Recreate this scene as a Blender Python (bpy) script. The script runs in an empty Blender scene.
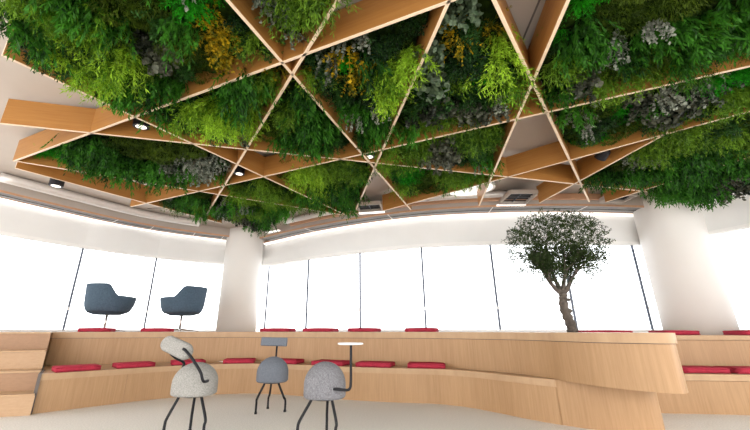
import bpy, bmesh, math, random
from mathutils import Vector, Matrix, noise
random.seed(7)
S = bpy.context.scene
COL = S.collection
PI = math.pi

# ------------------------------------------------------------------ camera
cam_d = bpy.data.cameras.new('camera')
cam = bpy.data.objects.new('camera', cam_d); COL.objects.link(cam)
cam_d.sensor_width = 36; cam_d.lens = 353 / 750 * 36; cam_d.shift_x = 19 / 750
cam_d.clip_start = 0.02
cam.location = (0, 0, 0.9)
cam.rotation_euler = (PI / 2 + math.atan(116 / 353), 0, 0)
S.camera = cam

# ------------------------------------------------------------------ materials
def nmat(name):
    m = bpy.data.materials.new(name); m.use_nodes = True
    nt = m.node_tree; b = nt.nodes['Principled BSDF']
    return m, nt, b

def plain(name, col, rough=.6, metal=0, bump=0, bscale=200, spec=.5, var=0.0, vscale=20):
    m, nt, b = nmat(name)
    b.inputs['Base Color'].default_value = (*col, 1)
    b.inputs['Roughness'].default_value = rough
    b.inputs['Metallic'].default_value = metal
    b.inputs['Specular IOR Level'].default_value = spec
    tc = nt.nodes.new('ShaderNodeTexCoord')
    if var:
        n = nt.nodes.new('ShaderNodeTexNoise'); n.inputs['Scale'].default_value = vscale; n.inputs['Detail'].default_value = 4
        nt.links.new(tc.outputs['Object'], n.inputs['Vector'])
        r = nt.nodes.new('ShaderNodeValToRGB')
        r.color_ramp.elements[0].position = .3; r.color_ramp.elements[1].position = .7
        r.color_ramp.elements[0].color = (*[c * (1 - var) for c in col], 1)
        r.color_ramp.elements[1].color = (*[min(1, c * (1 + var)) for c in col], 1)
        nt.links.new(n.outputs['Fac'], r.inputs[0]); nt.links.new(r.outputs[0], b.inputs['Base Color'])
    if bump:
        n = nt.nodes.new('ShaderNodeTexNoise'); n.inputs['Scale'].default_value = bscale
        nt.links.new(tc.outputs['Object'], n.inputs['Vector'])
        bp = nt.nodes.new('ShaderNodeBump'); bp.inputs['Strength'].default_value = bump
        nt.links.new(n.outputs['Fac'], bp.inputs['Height']); nt.links.new(bp.outputs[0], b.inputs['Normal'])
    return m

def wood(name, dark, light, axis=2, rough=.45, scale=26):
    """fine straight grain that runs along one object axis, with broad veneer bands"""
    m, nt, b = nmat(name)
    tc = nt.nodes.new('ShaderNodeTexCoord')
    mp = nt.nodes.new('ShaderNodeMapping')
    sc = [scale, scale, scale]; sc[axis] = 1.1
    mp.inputs['Scale'].default_value = sc
    nt.links.new(tc.outputs['Object'], mp.inputs['Vector'])
    n = nt.nodes.new('ShaderNodeTexNoise'); n.inputs['Scale'].default_value = 2.2
    n.inputs['Detail'].default_value = 6; n.inputs['Roughness'].default_value = .65
    nt.links.new(mp.outputs[0], n.inputs['Vector'])
    mp2 = nt.nodes.new('ShaderNodeMapping'); s2 = [1.7, 1.7, 1.7]; s2[axis] = .25
    mp2.inputs['Scale'].default_value = s2
    nt.links.new(tc.outputs['Object'], mp2.inputs['Vector'])
    n2 = nt.nodes.new('ShaderNodeTexNoise'); n2.inputs['Scale'].default_value = 1.5
    nt.links.new(mp2.outputs[0], n2.inputs['Vector'])
    ma = nt.nodes.new('ShaderNodeMath'); ma.operation = 'MULTIPLY_ADD'
    nt.links.new(n.outputs['Fac'], ma.inputs[0]); ma.inputs[1].default_value = .7
    mb = nt.nodes.new('ShaderNodeMath'); mb.operation = 'MULTIPLY'; mb.inputs[1].default_value = .35
    nt.links.new(n2.outputs['Fac'], mb.inputs[0]); nt.links.new(mb.outputs[0], ma.inputs[2])
    r = nt.nodes.new('ShaderNodeValToRGB')
    r.color_ramp.elements[0].position = .38; r.color_ramp.elements[1].position = .66
    r.color_ramp.elements[0].color = (*dark, 1); r.color_ramp.elements[1].color = (*light, 1)
    nt.links.new(ma.outputs[0], r.inputs[0]); nt.links.new(r.outputs[0], b.inputs['Base Color'])
    b.inputs['Roughness'].default_value = rough
    b.inputs['Specular IOR Level'].default_value = .35
    return m

def foliage(name, col, col2, trans=.35, rough=.55, spec=.25):
    m, nt, b = nmat(name)
    oi = nt.nodes.new('ShaderNodeObjectInfo'); tc = nt.nodes.new('ShaderNodeTexCoord')
    n = nt.nodes.new('ShaderNodeTexNoise'); n.inputs['Scale'].default_value = 22; n.inputs['Detail'].default_value = 2
    nt.links.new(tc.outputs['Object'], n.inputs['Vector'])
    ad = nt.nodes.new('ShaderNodeMath'); ad.operation = 'MULTIPLY_ADD'; ad.inputs[1].default_value = .35
    nt.links.new(oi.outputs['Random'], ad.inputs[0]); nt.links.new(n.outputs['Fac'], ad.inputs[2])
    r = nt.nodes.new('ShaderNodeValToRGB')
    r.color_ramp.elements[0].position = .48; r.color_ramp.elements[1].position = .84
    r.color_ramp.elements[0].color = (*col, 1); r.color_ramp.elements[1].color = (*col2, 1)
    nt.links.new(ad.outputs[0], r.inputs[0]); nt.links.new(r.outputs[0], b.inputs['Base Color'])
    b.inputs['Roughness'].default_value = rough; b.inputs['Specular IOR Level'].default_value = spec
    t = nt.nodes.new('ShaderNodeBsdfTranslucent'); nt.links.new(r.outputs[0], t.inputs['Color'])
    mx = nt.nodes.new('ShaderNodeMixShader'); mx.inputs[0].default_value = trans
    nt.links.new(b.outputs[0], mx.inputs[1]); nt.links.new(t.outputs[0], mx.inputs[2])
    nt.links.new(mx.outputs[0], nt.nodes['Material Output'].inputs['Surface'])
    return m

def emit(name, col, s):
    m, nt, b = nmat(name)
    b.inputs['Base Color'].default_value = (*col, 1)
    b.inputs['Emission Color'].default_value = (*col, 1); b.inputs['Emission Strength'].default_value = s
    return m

M = {}
M['bench'] = wood('bench_oak', (.37, .215, .105), (.46, .28, .145), 2)
M['bench_cap'] = wood('bench_cap_oak', (.43, .27, .15), (.50, .33, .19), 2, scale=5)
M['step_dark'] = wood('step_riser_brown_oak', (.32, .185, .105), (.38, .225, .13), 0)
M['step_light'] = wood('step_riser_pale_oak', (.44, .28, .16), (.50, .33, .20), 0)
M['slat'] = wood('slat_oak', (.30, .128, .03), (.375, .175, .045), 0, rough=.4)
M['slat_edge'] = plain('slat_edge_maple', (.74, .57, .41), .5, var=.06)
M['floor'] = plain('carpet_beige', (.73, .70, .65), .95, bump=.5, bscale=160, spec=.1, var=.13, vscale=70)
M['wall'] = plain('wall_white', (.82, .815, .80), .8, var=.015, vscale=3)
M['column'] = plain('column_white', (.80, .775, .745), .7, var=.01, vscale=3)
M['trimw'] = plain('trim_white', (.88, .87, .85), .5, var=.01)
M['ceil'] = plain('ceiling_greige', (.47, .41, .36), .7, var=.04, vscale=2)
M['joint'] = plain('joint_dark', (.14, .12, .11), .8, var=.05)
M['diff'] = plain('diffuser_grey_metal', (.24, .235, .23), .35, metal=.5, var=.08, vscale=6)
M['copper'] = plain('copper_trim', (.62, .36, .22), .35, metal=.3, var=.05)
M['duct'] = plain('duct_pale_metal', (.74, .71, .68), .3, metal=.3, var=.04)
M['black'] = plain('black_metal', (.012, .012, .015), .55, spec=.25, var=.1)
M['mullion'] = plain('mullion_blue_grey', (.10, .12, .17), .45, var=.08)
M['red'] = plain('cushion_red', (.40, .032, .058), .85, bump=.3, bscale=400, spec=.15, var=.1, vscale=50)
M['felt_l'] = plain('felt_beige_grey', (.31, .30, .28), .95, bump=.5, bscale=170, spec=.05, var=.28, vscale=110)
M['felt_m'] = plain('felt_mid_grey', (.20, .197, .21), .95, bump=.5, bscale=170, spec=.05, var=.38, vscale=110)
M['felt_b'] = plain('felt_blue_grey', (.165, .18, .21), .95, bump=.4, bscale=170, spec=.05, var=.15, vscale=90)
M['shell'] = plain('armchair_blue_fabric', (.07, .105, .145), .85, bump=.3, bscale=250, spec=.15, var=.15, vscale=40)
M['chrome'] = plain('chair_steel', (.55, .5, .47), .3, metal=.8, var=.04)
M['table'] = plain('table_white', (.82, .80, .77), .4, var=.02)
M['bark'] = plain('bark', (.10, .08, .065), .9, bump=1, bscale=40, var=.4, vscale=30)
M['glow'] = emit('lamp_glow', (1, .95, .88), 1.0)
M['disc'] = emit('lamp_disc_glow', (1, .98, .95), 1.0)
M['grille'] = plain('grille_dark', (.13, .13, .14), .5, var=.1)
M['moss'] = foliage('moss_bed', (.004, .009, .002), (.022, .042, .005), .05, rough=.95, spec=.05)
# kinds of foliage
M['g'] = foliage('fern_lime', (.05, .15, .004), (.33, .54, .03))
M['f'] = foliage('fern_green', (.018, .062, .003), (.17, .32, .02))
M['w'] = foliage('willow_green', (.005, .028, .003), (.05, .20, .013))
M['d'] = foliage('box_dark_green', (.004, .018, .004), (.03, .10, .014))
M['b'] = foliage('vivid_green', (.004, .10, .002), (.03, .42, .008))
M['e'] = foliage('eucalyptus_silver', (.02, .032, .015), (.27, .29, .23), .15, rough=.45, spec=.3)
M['k'] = foliage('dark_leaf', (.008, .013, .006), (.10, .105, .07), .1, rough=.5, spec=.25)
M['r'] = foliage('eucalyptus_round', (.03, .055, .025), (.12, .17, .095), .2, rough=.5, spec=.4)
M['y'] = foliage('golden_leaf', (.05, .08, .004), (.62, .40, .01))
M['m'] = foliage('moss_olive', (.02, .045, .003), (.075, .125, .008))
M['olive'] = foliage('olive_leaf', (.025, .045, .014), (.10, .135, .05), .3, spec=.08)
def glassmat():
    m = bpy.data.materials.new('window_glass'); m.use_nodes = True; nt = m.node_tree; nt.nodes.clear()
    o = nt.nodes.new('ShaderNodeOutputMaterial'); t = nt.nodes.new('ShaderNodeBsdfTransparent'); g = nt.nodes.new('ShaderNodeBsdfGlossy')
    t.inputs[0].default_value = (.97, .985, 1, 1)
    g.inputs['Roughness'].default_value = .02; f = nt.nodes.new('ShaderNodeFresnel'); f.inputs[0].default_value = 1.2
    mx = nt.nodes.new('ShaderNodeMixShader')
    nt.links.new(f.outputs[0], mx.inputs[0]); nt.links.new(t.outputs[0], mx.inputs[1]); nt.links.new(g.outputs[0], mx.inputs[2])
    nt.links.new(mx.outputs[0], o.inputs[0]); return m
M['glass'] = glassmat()

# ------------------------------------------------------------------ helpers
def link(name, bm, mat, parent=None, smooth=False, mats=None):
    me = bpy.data.meshes.new(name); bm.normal_update(); bm.to_mesh(me); bm.free()
    o = bpy.data.objects.new(name, me); COL.objects.link(o)
    for mm in (mats or [mat]): me.materials.append(mm)
    if smooth:
        for p in me.polygons: p.use_smooth = True
    if parent: o.parent = parent
    return o
def tag(o, label, cat, group=None):
    o['label'] = label; o['category'] = cat
    if group: o['group'] = group
    return o
def struct(o): o['kind'] = 'structure'; return o
def empty(name, loc, rz=0):
    o = bpy.data.objects.new(name, None); COL.objects.link(o); o.location = loc; o.rotation_euler = (0, 0, rz)
    o.empty_display_size = .1; return o
def prism(bm, pts, z0, z1):
    lo = [bm.verts.new((p[0], p[1], z0)) for p in pts]; hi = [bm.verts.new((p[0], p[1], z1)) for p in pts]
    fs = [bm.faces.new(lo), bm.faces.new(hi)]
    n = len(pts)
    for i in range(n):
        fs.append(bm.faces.new((lo[i], lo[(i + 1) % n], hi[(i + 1) % n], hi[i])))
    bmesh.ops.recalc_face_normals(bm, faces=fs)
    return fs
def box(bm, c, s, rot=None):
    r = bmesh.ops.create_cube(bm, size=1)
    m = Matrix.Translation(Vector(c)) @ (rot.to_4x4() if rot else Matrix.Identity(4)) @ Matrix.Diagonal((*s, 1))
    bmesh.ops.transform(bm, matrix=m, verts=r['verts'])
    return r['verts']
def bevel(bm, w, seg=2):
    bmesh.ops.bevel(bm, geom=[e for e in bm.edges if e.is_manifold and e.calc_face_angle(0) > .5], offset=w, segments=seg, affect='EDGES', profile=.5)
def tube(bm, pts, r, n=10, caps=True):
    pts = [Vector(p) for p in pts]; rs = r if isinstance(r, (list, tuple)) else [r] * len(pts)
    rings = []; up = None
    for i, p in enumerate(pts):
        t = (pts[min(i + 1, len(pts) - 1)] - pts[max(i - 1, 0)]).normalized()
        if up is None:
            up = Vector((0, 0, 1)) if abs(t.z) < .9 else Vector((1, 0, 0))
        a = t.cross(up).normalized(); b = a.cross(t).normalized(); up = b
        rings.append([bm.verts.new(p + (a * math.cos(2 * PI * k / n) + b * math.sin(2 * PI * k / n)) * rs[i]) for k in range(n)])
    for i in range(len(rings) - 1):
        for k in range(n):
            bm.faces.new((rings[i][k], rings[i][(k + 1) % n], rings[i + 1][(k + 1) % n], rings[i + 1][k]))
    if caps:
        bm.faces.new(rings[0][::-1]); bm.faces.new(rings[-1])
def lathe(bm, prof, n=32):
    rings = []
    for r, z in prof:
        rings.append([bm.verts.new((r * math.cos(2 * PI * k / n), r * math.sin(2 * PI * k / n), z)) for k in range(n)])
    for i in range(len(rings) - 1):
        for k in range(n):
            bm.faces.new((rings[i][k], rings[i][(k + 1) % n], rings[i + 1][(k + 1) % n], rings[i + 1][k]))
    bm.faces.new(rings[0][::-1]); bm.faces.new(rings[-1])
    bmesh.ops.recalc_face_normals(bm, faces=bm.faces)
def cr(P, n=10):
    out = []; Q = [P[0]] + P + [P[-1]]; D = len(P[0])
    for i in range(1, len(Q) - 2):
        for k in range(n):
            t = k / n
            out.append(tuple(.5 * ((2 * Q[i][j]) + (-Q[i - 1][j] + Q[i + 1][j]) * t + (2 * Q[i - 1][j] - 5 * Q[i][j] + 4 * Q[i + 1][j] - Q[i + 2][j]) * t * t + (-Q[i - 1][j] + 3 * Q[i][j] - 3 * Q[i + 1][j] + Q[i + 2][j]) * t ** 3) for j in range(D)))
    out.append(tuple(P[-1])); return out
def offset(path, o):
    r = []
    for i, a in enumerate(path):
        b = path[min(i + 1, len(path) - 1)]; c = path[max(i - 1, 0)]
        dx, dy = b[0] - c[0], b[1] - c[1]; l = math.hypot(dx, dy) or 1
        r.append((a[0] - dy / l * o, a[1] + dx / l * o))
    return r
def ribbon(bm, path, o0, o1, z0, z1):
    prism(bm, offset(path, o0) + offset(path, o1)[::-1], z0, z1)

# ------------------------------------------------------------------ room shell
bm = bmesh.new(); prism(bm, [(-9, -2.5), (9, -2.5), (9, 9.2), (-9, 9.2)], -.12, 0); struct(link('floor', bm, M['floor']))
bm = bmesh.new(); prism(bm, [(-7.5, -.6), (8, -.6), (8, 9.2), (-7.5, 9.2)], 3.14, 3.3); struct(link('ceiling', bm, M['ceil']))
# panel joints of the ceiling
for k, (a, b) in enumerate([((-6.5, 4.3), (-1.0, .2)), ((-6.8, 6.6), (-3.2, .4)), ((1.2, 1.0), (1.9, 7.0)), ((-2, 4.2), (6, 4.9)), ((-4, 6.4), (-1, 6.0))]):
    bm = bmesh.new(); v = Vector((b[0] - a[0], b[1] - a[1], 0))
    box(bm, ((a[0] + b[0]) / 2, (a[1] + b[1]) / 2, 3.136), (v.length, .012, .008), Matrix.Rotation(math.atan2(v.y, v.x), 3, 'Z'))
    struct(link('trim_%d' % (k + 10), bm, M['joint']))

ZW0, ZW1, ZS = .86, 2.4, 2.95
W_LEFT = [(-6.35, 4.45), (-5.11, 6.49), (-4.25, 7.44), (-2.97, 8.3)]
W_MID = [(-2.25, 8.5), (-2.12, 8.42), (-1.06, 7.6), (.06, 6.9), (1.21, 6.4), (2.42, 6.18), (3.68, 6.12), (5.02, 6.22), (5.5, 6.3)]
W_RIGHT = [(5.66, 5.72), (6.02, 4.75), (6.35, 3.6)]
def wallseg(name, path, z0, z1, th=.16):
    bm = bmesh.new(); ribbon(bm, path, 0, th, z0, z1); return struct(link(name, bm, M['wall']))
# bulkheads above the windows, curving smoothly; parapets below hidden by the tiers
wallseg('wall_left', W_LEFT, ZW1, 3.14); wallseg('wall_back', cr(W_MID, 5), ZW1, 3.14); wallseg('wall_right', W_RIGHT, ZW1, 3.14)
wallseg('wall_left', W_LEFT, 0, ZW0); wallseg('wall_back', W_MID, 0, ZW0); wallseg('wall_right', W_RIGHT, 0, ZW0)
# side wall at far left, seen edge on
nwin = 0
def window(a, b, left_mullion=True, white=False):
    global nwin; nwin += 1
    A, B = Vector((*a, 0)), Vector((*b, 0)); v = B - A; L = v.length
    root = struct(empty('window_%d' % nwin, (A.x, A.y, ZW0), math.atan2(v.y, v.x)))
    h = ZW1 - ZW0
    bm = bmesh.new(); box(bm, (L / 2, .06, h - .012), (L, .08, .024)); box(bm, (L / 2, .06, .03), (L, .1, .06))
    link('window_frame', bm, M['trimw'], root)
    bm = bmesh.new(); box(bm, (L / 2, .08, h / 2), (L, .008, h - .05)); link('pane', bm, M['glass'], root)
    if left_mullion:
        bm = bmesh.new(); box(bm, (0, .05, h / 2 - .005), (.034 if not white else .06, .03, h - .03)); bevel(bm, .006)
        mu = link('mullion', bm, M['trimw'] if white else M['mullion'], root)
        if not white:
            bm = bmesh.new(); box(bm, (0, .012, .42), (.03, .012, .05)); link('bracket', bm, M['trimw'], mu)
for P, ms in ((W_LEFT, (0, 1, 1)), (W_MID[1:], (1,) * 8), (W_RIGHT, (0, 2))):
    for i in range(len(P) - 1):
        window(P[i], P[i + 1], bool(ms[i]), ms[i] == 2)
# window head trim lines (white)
TL = cr([(-6.35, 4.45), (-5.11, 6.49), (-4.25, 7.44), (-3.05, 8.22)], 5)
TM = cr(W_MID, 5)
def strip(name, path, o0, o1, z0, z1, mat):
    bm = bmesh.new(); ribbon(bm, path, o0, o1, z0, z1); return link(name, bm, M[mat])
i = 1
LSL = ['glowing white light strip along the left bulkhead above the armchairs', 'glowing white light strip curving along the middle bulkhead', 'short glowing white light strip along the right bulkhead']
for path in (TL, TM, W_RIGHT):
    tag(strip('light_strip', path, -.095, -.002, ZS - .03, ZS + .02, 'disc'), LSL.pop(0), 'light strip', 'linear light strips along the bulkheads')  # white bulkhead trim, given emission so it renders bright
    struct(strip('trim_%d' % i, path, -.03, 0, ZW1 - .02, ZW1 + .03, 'trimw')); i += 1
    struct(strip('trim_%d' % i, path, -.115, -.09, ZS - .012, ZS + .02, 'copper')); i += 1
# lowered perimeter ceiling with linear air diffusers
def diffuser(path, label, joints):
    bm = bmesh.new(); ribbon(bm, path, -.115, -.42, ZS - .005, ZS + .03)
    o = tag(link('linear_diffuser', bm, M['diff']), label, 'air diffuser', 'linear air diffusers above the windows')
    bm = bmesh.new(); ribbon(bm, path, -.42, -.44, ZS - .012, ZS + .02); link('copper_edge', bm, M['copper'], o)
    bm = bmesh.new(); ribbon(bm, path, -.42, -.44, ZS + .02, 3.139); link('upstand', bm, M['ceil'], o)
    bm = bmesh.new(); ribbon(bm, path, -.25, -.258, ZS - .011, ZS); link('slot', bm, M['black'], o)
    for j in joints:
        a = offset(path, -.115)[j]; b = offset(path, -.42)[j]
        bm = bmesh.new(); tube(bm, [(*a, ZS - .008), (*b, ZS - .008)], .008, 6); link('joint_strip', bm, M['trimw'], o)
    return o
diffuser(TL, 'grey linear air diffuser following the left window wall', (6, 9, 12, 14))
diffuser(TM[6:], 'long curved grey linear air diffuser above the middle windows', (5, 12, 19, 25))
diffuser(W_RIGHT, 'short grey linear air diffuser above the right windows', ())

# columns
def column(x, y, r, label, z0=.885):
    bm = bmesh.new(); lathe(bm, [(r, z0), (r, 3.0), (r, 3.139)], 48)
    o = link('column', bm, M['column'], smooth=False); o.location = (x, y, 0)
    for p in o.data.polygons: p.use_smooth = abs(p.normal.z) < .5
    tag(o, label, 'column')
column(-2.62, 8.12, .42, 'round white column in the corner left of the middle windows')
column(5.44, 5.88, .45, 'thick round white column right of the olive tree', .845)

# ------------------------------------------------------------------ tiers
LF = cr([(-3.69, 4.51), (-3.23, 4.99), (-2.8, 5.42), (-2.31, 5.74), (-1.75, 5.9), (-1.3, 5.87), (-.8, 5.69), (-.08, 5.38), (.55, 5.2), (1.05, 5.1), (1.4, 4.87), (1.64, 4.57), (1.79, 4.34), (1.94, 4.15), (2.06, 4.03)])
LF2 = cr([(2.06, 4.03), (2.31, 3.82), (2.5, 3.7), (2.68, 3.64), (2.82, 3.67), (2.92, 3.78), (2.99, 3.95), (3.02, 4.3), (3.05, 5.05)])
UF = cr([(-4.49, 5.52), (-3.8, 5.78), (-3.25, 6.03), (-2.54, 6.25), (-1.73, 6.28), (-.88, 6.05), (-.09, 5.78), (.64, 5.58), (1.21, 5.32), (1.63, 4.9), (1.92, 4.5), (2.05, 4.18), (2.1, 3.87), (2.21, 3.54), (2.37, 3.3), (2.5, 3.17), (2.62, 3.13), (2.74, 3.2), (2.87, 3.37), (2.97, 3.6), (3.02, 4.0), (3.06, 5.05)])
iu = [k for k, p in enumerate(UF) if p[1] < 4.04 and p[0] > 1.9][0]
ZL, ZU, CAP = .42, .885, .07
back_wall = [(3.06, 6.1)] + [q for q in W_MID[::-1] if q[0] < 3.0] + [q for q in W_LEFT[::-1] if q[0] > -6] + [(-5.6, 5.68)]
def bench_tier(name, label, outline, front, z0, z1, body_end=None, inset=.02):
    root = tag(empty(name, (0, 0, 0)), label, 'bench')
    return root
# lower tier: from its front back to the upper tier's face
low = tag(empty('lower_bench_tier', (0, 0, 0)), 'long curved oak lower bench tier sweeping behind the stools', 'bench')
uf_part = UF[:iu + 1]
bm = bmesh.new(); prism(bm, offset(LF, .015) + offset(uf_part, .0)[::-1], 0, ZL - CAP - .001); link('riser_panel', bm, M['bench'], low)
bm = bmesh.new(); prism(bm, LF + offset(uf_part, -.002)[::-1], ZL - CAP, ZL); link('seat_top', bm, M['bench_cap'], low)
# closed plinth under the curved counter end
bm = bmesh.new(); prism(bm, offset(LF2, .014) + [(2.2, 5.05), (2.0, 4.4)], 0, ZL - .002); link('plinth', bm, M['bench'], low)
for t in (14, 30, 46, 60, 76):   # fine joints between the veneer sheets
    a = offset(LF, .013)[min(t, len(LF) - 1)]
    bm = bmesh.new(); box(bm, (a[0], a[1], .17), (.003, .003, .33)); link('panel_joint', bm, M['step_dark'], low)
# upper tier
upp = tag(empty('upper_bench_tier', (0, 0, 0)), 'curved oak upper bench tier ending in a rounded overhanging counter at right', 'bench')
poly_end = back_wall
bm = bmesh.new(); prism(bm, offset(UF, .014) + poly_end, ZL + .0, ZU - .091); link('riser_panel', bm, M['bench'], upp)
bm = bmesh.new(); prism(bm, offset(UF, .02) + poly_end, ZU - .095, ZU - .08); link('shadow_gap', bm, M['joint'], upp)
bm = bmesh.new(); prism(bm, UF + poly_end, ZU - .085, ZU); link('ledge_top', bm, M['bench_cap'], upp)
for t in ():
    a = offset(UF, .012)[t]
    bm = bmesh.new(); box(bm, (a[0], a[1], .63), (.004, .004, .40)); link('panel_joint', bm, M['joint'], upp)
# right hand tiers beyond the counter
RF = cr([(3.12, 4.62), (3.51, 4.56), (4.42, 4.46), (5.6, 4.28)]); RU = cr([(3.12, 5.06), (3.6, 5.0), (4.42, 4.9), (5.9, 4.68)])
rt = tag(empty('lower_bench_tier', (0, 0, 0)), 'oak lower bench tier at far right beyond the rounded counter', 'bench')
bm = bmesh.new(); prism(bm, offset(RF, .015) + RU[::-1], 0, ZL - CAP - .004); link('riser_panel', bm, M['bench'], rt)
bm = bmesh.new(); prism(bm, RF + RU[::-1], ZL - CAP, ZL); link('seat_top', bm, M['bench_cap'], rt)
ru = tag(empty('upper_bench_tier', (0, 0, 0)), 'oak upper bench tier at far right below the white column', 'bench')
bw = [(5.98, 4.75), (5.62, 5.7), (5.0, 6.18), (3.7, 6.1), (3.12, 6.12)]
bm = bmesh.new(); prism(bm, offset(RU, .014) + bw, ZL, .845 - .06); link('riser_panel', bm, M['bench'], ru)
bm = bmesh.new(); prism(bm, RU + bw, .845 - .055, .845); link('ledge_top', bm, M['bench_cap'], ru)
# stair at the far left
st = tag(empty('staircase', (0, 0, 0)), 'four oak stair steps at the far left end of the benches', 'stairs')
def ray_edge(y): return -3.69 / 4.51 * y - .004      # the stair meets the cheek of the benches
ys = [4.36, 4.62, 4.87, 5.12]
for k in range(4):
    y0 = ys[k]; y1 = 5.5 if k == 3 else ys[k + 1] + .03
    zt = (.22, .44, .66, .885)[k]; z0 = (0, .22, .44, .66)[k]
    sk = -.16  # the flight follows the radial cheek
    pts = [(ray_edge(y0 + .1), y0 + .1), (-6.1, y0 - .62), (-6.4, y1 - .5), (ray_edge(y1 + .1), y1 + .1)]
    if k == 3: pts = [pts[0], pts[1], (-5.63, 5.62), (-4.53, 5.54)]
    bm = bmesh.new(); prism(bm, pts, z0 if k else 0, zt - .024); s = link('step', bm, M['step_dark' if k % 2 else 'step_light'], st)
    n = Vector((pts[1][1] - pts[0][1], -(pts[1][0] - pts[0][0]), 0)).normalized() * -.012
    p2 = [(pts[0][0], pts[0][1] - .012), (pts[1][0], pts[1][1] - .012)] + pts[2:]
    bm = bmesh.new(); prism(bm, p2, zt - .022, zt); link('tread', bm, M['bench_cap'], s)
# slim cheek board between stair and benches
bm = bmesh.new()
ck = [(-3.69, 4.51), (-4.5, 5.5)]
# stepped cheek: lower half and upper half
prism(bm, [(-3.675, 4.505), (-3.70, 4.485), (-4.06, 4.96), (-4.03, 4.98)], 0, .425)
link('cheek_board', bm, M['joint'], st)

# ------------------------------------------------------------------ seat cushions
def cushion_mesh():
    bm = bmesh.new(); box(bm, (0, 0, .031), (.53, .34, .058))
    bmesh.ops.subdivide_edges(bm, edges=bm.edges[:], cuts=5, use_grid_fill=True)
    for v in bm.verts:
        if v.co.z > .05: v.co.z += .006 * math.cos(v.co.x / .27 * PI / 2) * math.cos(v.co.y / .17 * PI / 2)
    bmesh.ops.bevel(bm, geom=[e for e in bm.edges if e.calc_face_angle(0) > .8], offset=.012, segments=3, affect='EDGES')
    return bm
c0 = link('seat_cushion', cushion_mesh(), M['red'], smooth=True)
bm = bmesh.new()
for z in (.008, .052):
    tube(bm, [(.262, -.168, z), (-.262, -.168, z)], .004, 6); tube(bm, [(.262, .168, z), (-.262, .168, z)], .004, 6)
    tube(bm, [(.262, -.168, z), (.262, .168, z)], .004, 6); tube(bm, [(-.262, -.168, z), (-.262, .168, z)], .004, 6)
p0 = link('piping', bm, M['red'], c0)
used = False
def cushion(x, y, z, deg, label, group, sc=1):
    global used
    if not used: c, pp = c0, p0
    else:
        c = c0.copy(); COL.objects.link(c); pp = p0.copy(); COL.objects.link(pp); pp.parent = c
    used = True
    c.location = (x, y, z); c.rotation_euler = (0, 0, math.radians(deg)); c.scale = (sc, 1, 1)
    tag(c, label, 'cushion', group)
G1 = 'red cushions on the lower tier'; G2 = 'red cushions on the upper tier'
for x, y, a, l in [
    (-3.58, 4.91, 46, 'red seat cushion on lower tier beside the stair, leftmost'),
    (-3.12, 5.37, 44, 'red seat cushion on lower tier left of the beige stool'),
    (-2.56, 5.81, 30, 'red seat cushion on lower tier half hidden behind the beige stool'),
    (-1.85, 6.07, 10, 'red seat cushion on lower tier between the beige stool and the blue-grey stool'),
    (-1.1, 5.99, -17, 'red seat cushion on lower tier half hidden by the blue-grey stool'),
    (-.37, 5.70, -23, 'red seat cushion on lower tier behind the stool with a small table'),
    (.28, 5.46, -17, 'red seat cushion on lower tier just right of the small round table'),
    (.98, 5.31, -12, 'last red seat cushion on lower tier towards the rounded counter')]:
    cushion(x, y, ZL, a, l, G1, .87 if x < -1.3 else .95)
for x, y, a, l, s in [
    (-4.13, 5.93, 21, 'red cushion on upper tier below the left armchair', .82),
    (-3.35, 6.28, 18, 'red cushion on upper tier below the right armchair', .85),
    (-1.36, 6.47, -14, 'red cushion on upper tier right behind the blue-grey stool', 1),
    (-.59, 6.24, -18, 'red cushion on upper tier behind the domed seat of the table stool', .98),
    (.14, 6.0, -16, 'red cushion on upper tier above and right of the small round table', .9),
    (1.02, 5.74, -20, 'red cushion on upper tier, last before the olive tree', .88)]:
    cushion(x, y, ZU, a, l, G2, s)
for x, y, z, a, l, s in [
    (4.19, 4.74, ZL, -6, 'red cushion on far right lower tier touching the rounded counter', 1.0),
    (4.76, 4.66, ZL, -6, 'red cushion on far right lower tier at the photo edge', 1.0),
    (3.66, 5.55, .845, -5, 'red cushion on upper tier just right of the olive tree', 1.3),
    (4.52, 5.3, .845, -7, 'red cushion on upper tier below the thick white column', .85),
    (5.33, 4.95, .845, -8, 'red cushion on upper tier at the right photo edge', 1.05)]:
    cushion(x, y, z, a, l, 'red cushions at the far right', s)

# ------------------------------------------------------------------ stools
def dome_mesh(w, d, h):
    bm = bmesh.new(); nu, nv = 40, 18
    def R(t):   # half profile: flat bottom with rounded rim, domed top
        return t
    prof = []
    rb = .028
    for k in range(6):
        a = -PI / 2 + k / 5 * PI / 2; prof.append((1 - rb / w * 2 + rb / w * 2 * math.cos(a), rb + rb * math.sin(a)))
    zs = h * .36
    prof.append((1.0, zs * .6))
    for k in range(15):
        a = k / 14 * PI / 2; prof.append((math.cos(a) if k < 14 else 0.0, zs + (h - zs) * math.sin(a)))
    rings = []
    for r, z in prof:
        if r <= 1e-3: rings.append([bm.verts.new((0, 0, z))]); continue
        ring = []
        for k in range(nu):
            a = 2 * PI * k / nu; ca, sa = math.cos(a), math.sin(a); e = .85
            ring.append(bm.verts.new((w / 2 * r * math.copysign(abs(ca) ** e, ca), d / 2 * r * math.copysign(abs(sa) ** e, sa), z)))
        rings.append(ring)
    bm.faces.new(rings[0][::-1])
    for i in range(len(rings) - 1):
        a, b = rings[i], rings[i + 1]
        for k in range(nu):
            if len(b) == 1: bm.faces.new((a[k], a[(k + 1) % nu], b[0]))
            else: bm.faces.new((a[k], a[(k + 1) % nu], b[(k + 1) % nu], b[k]))
    return bm
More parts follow.
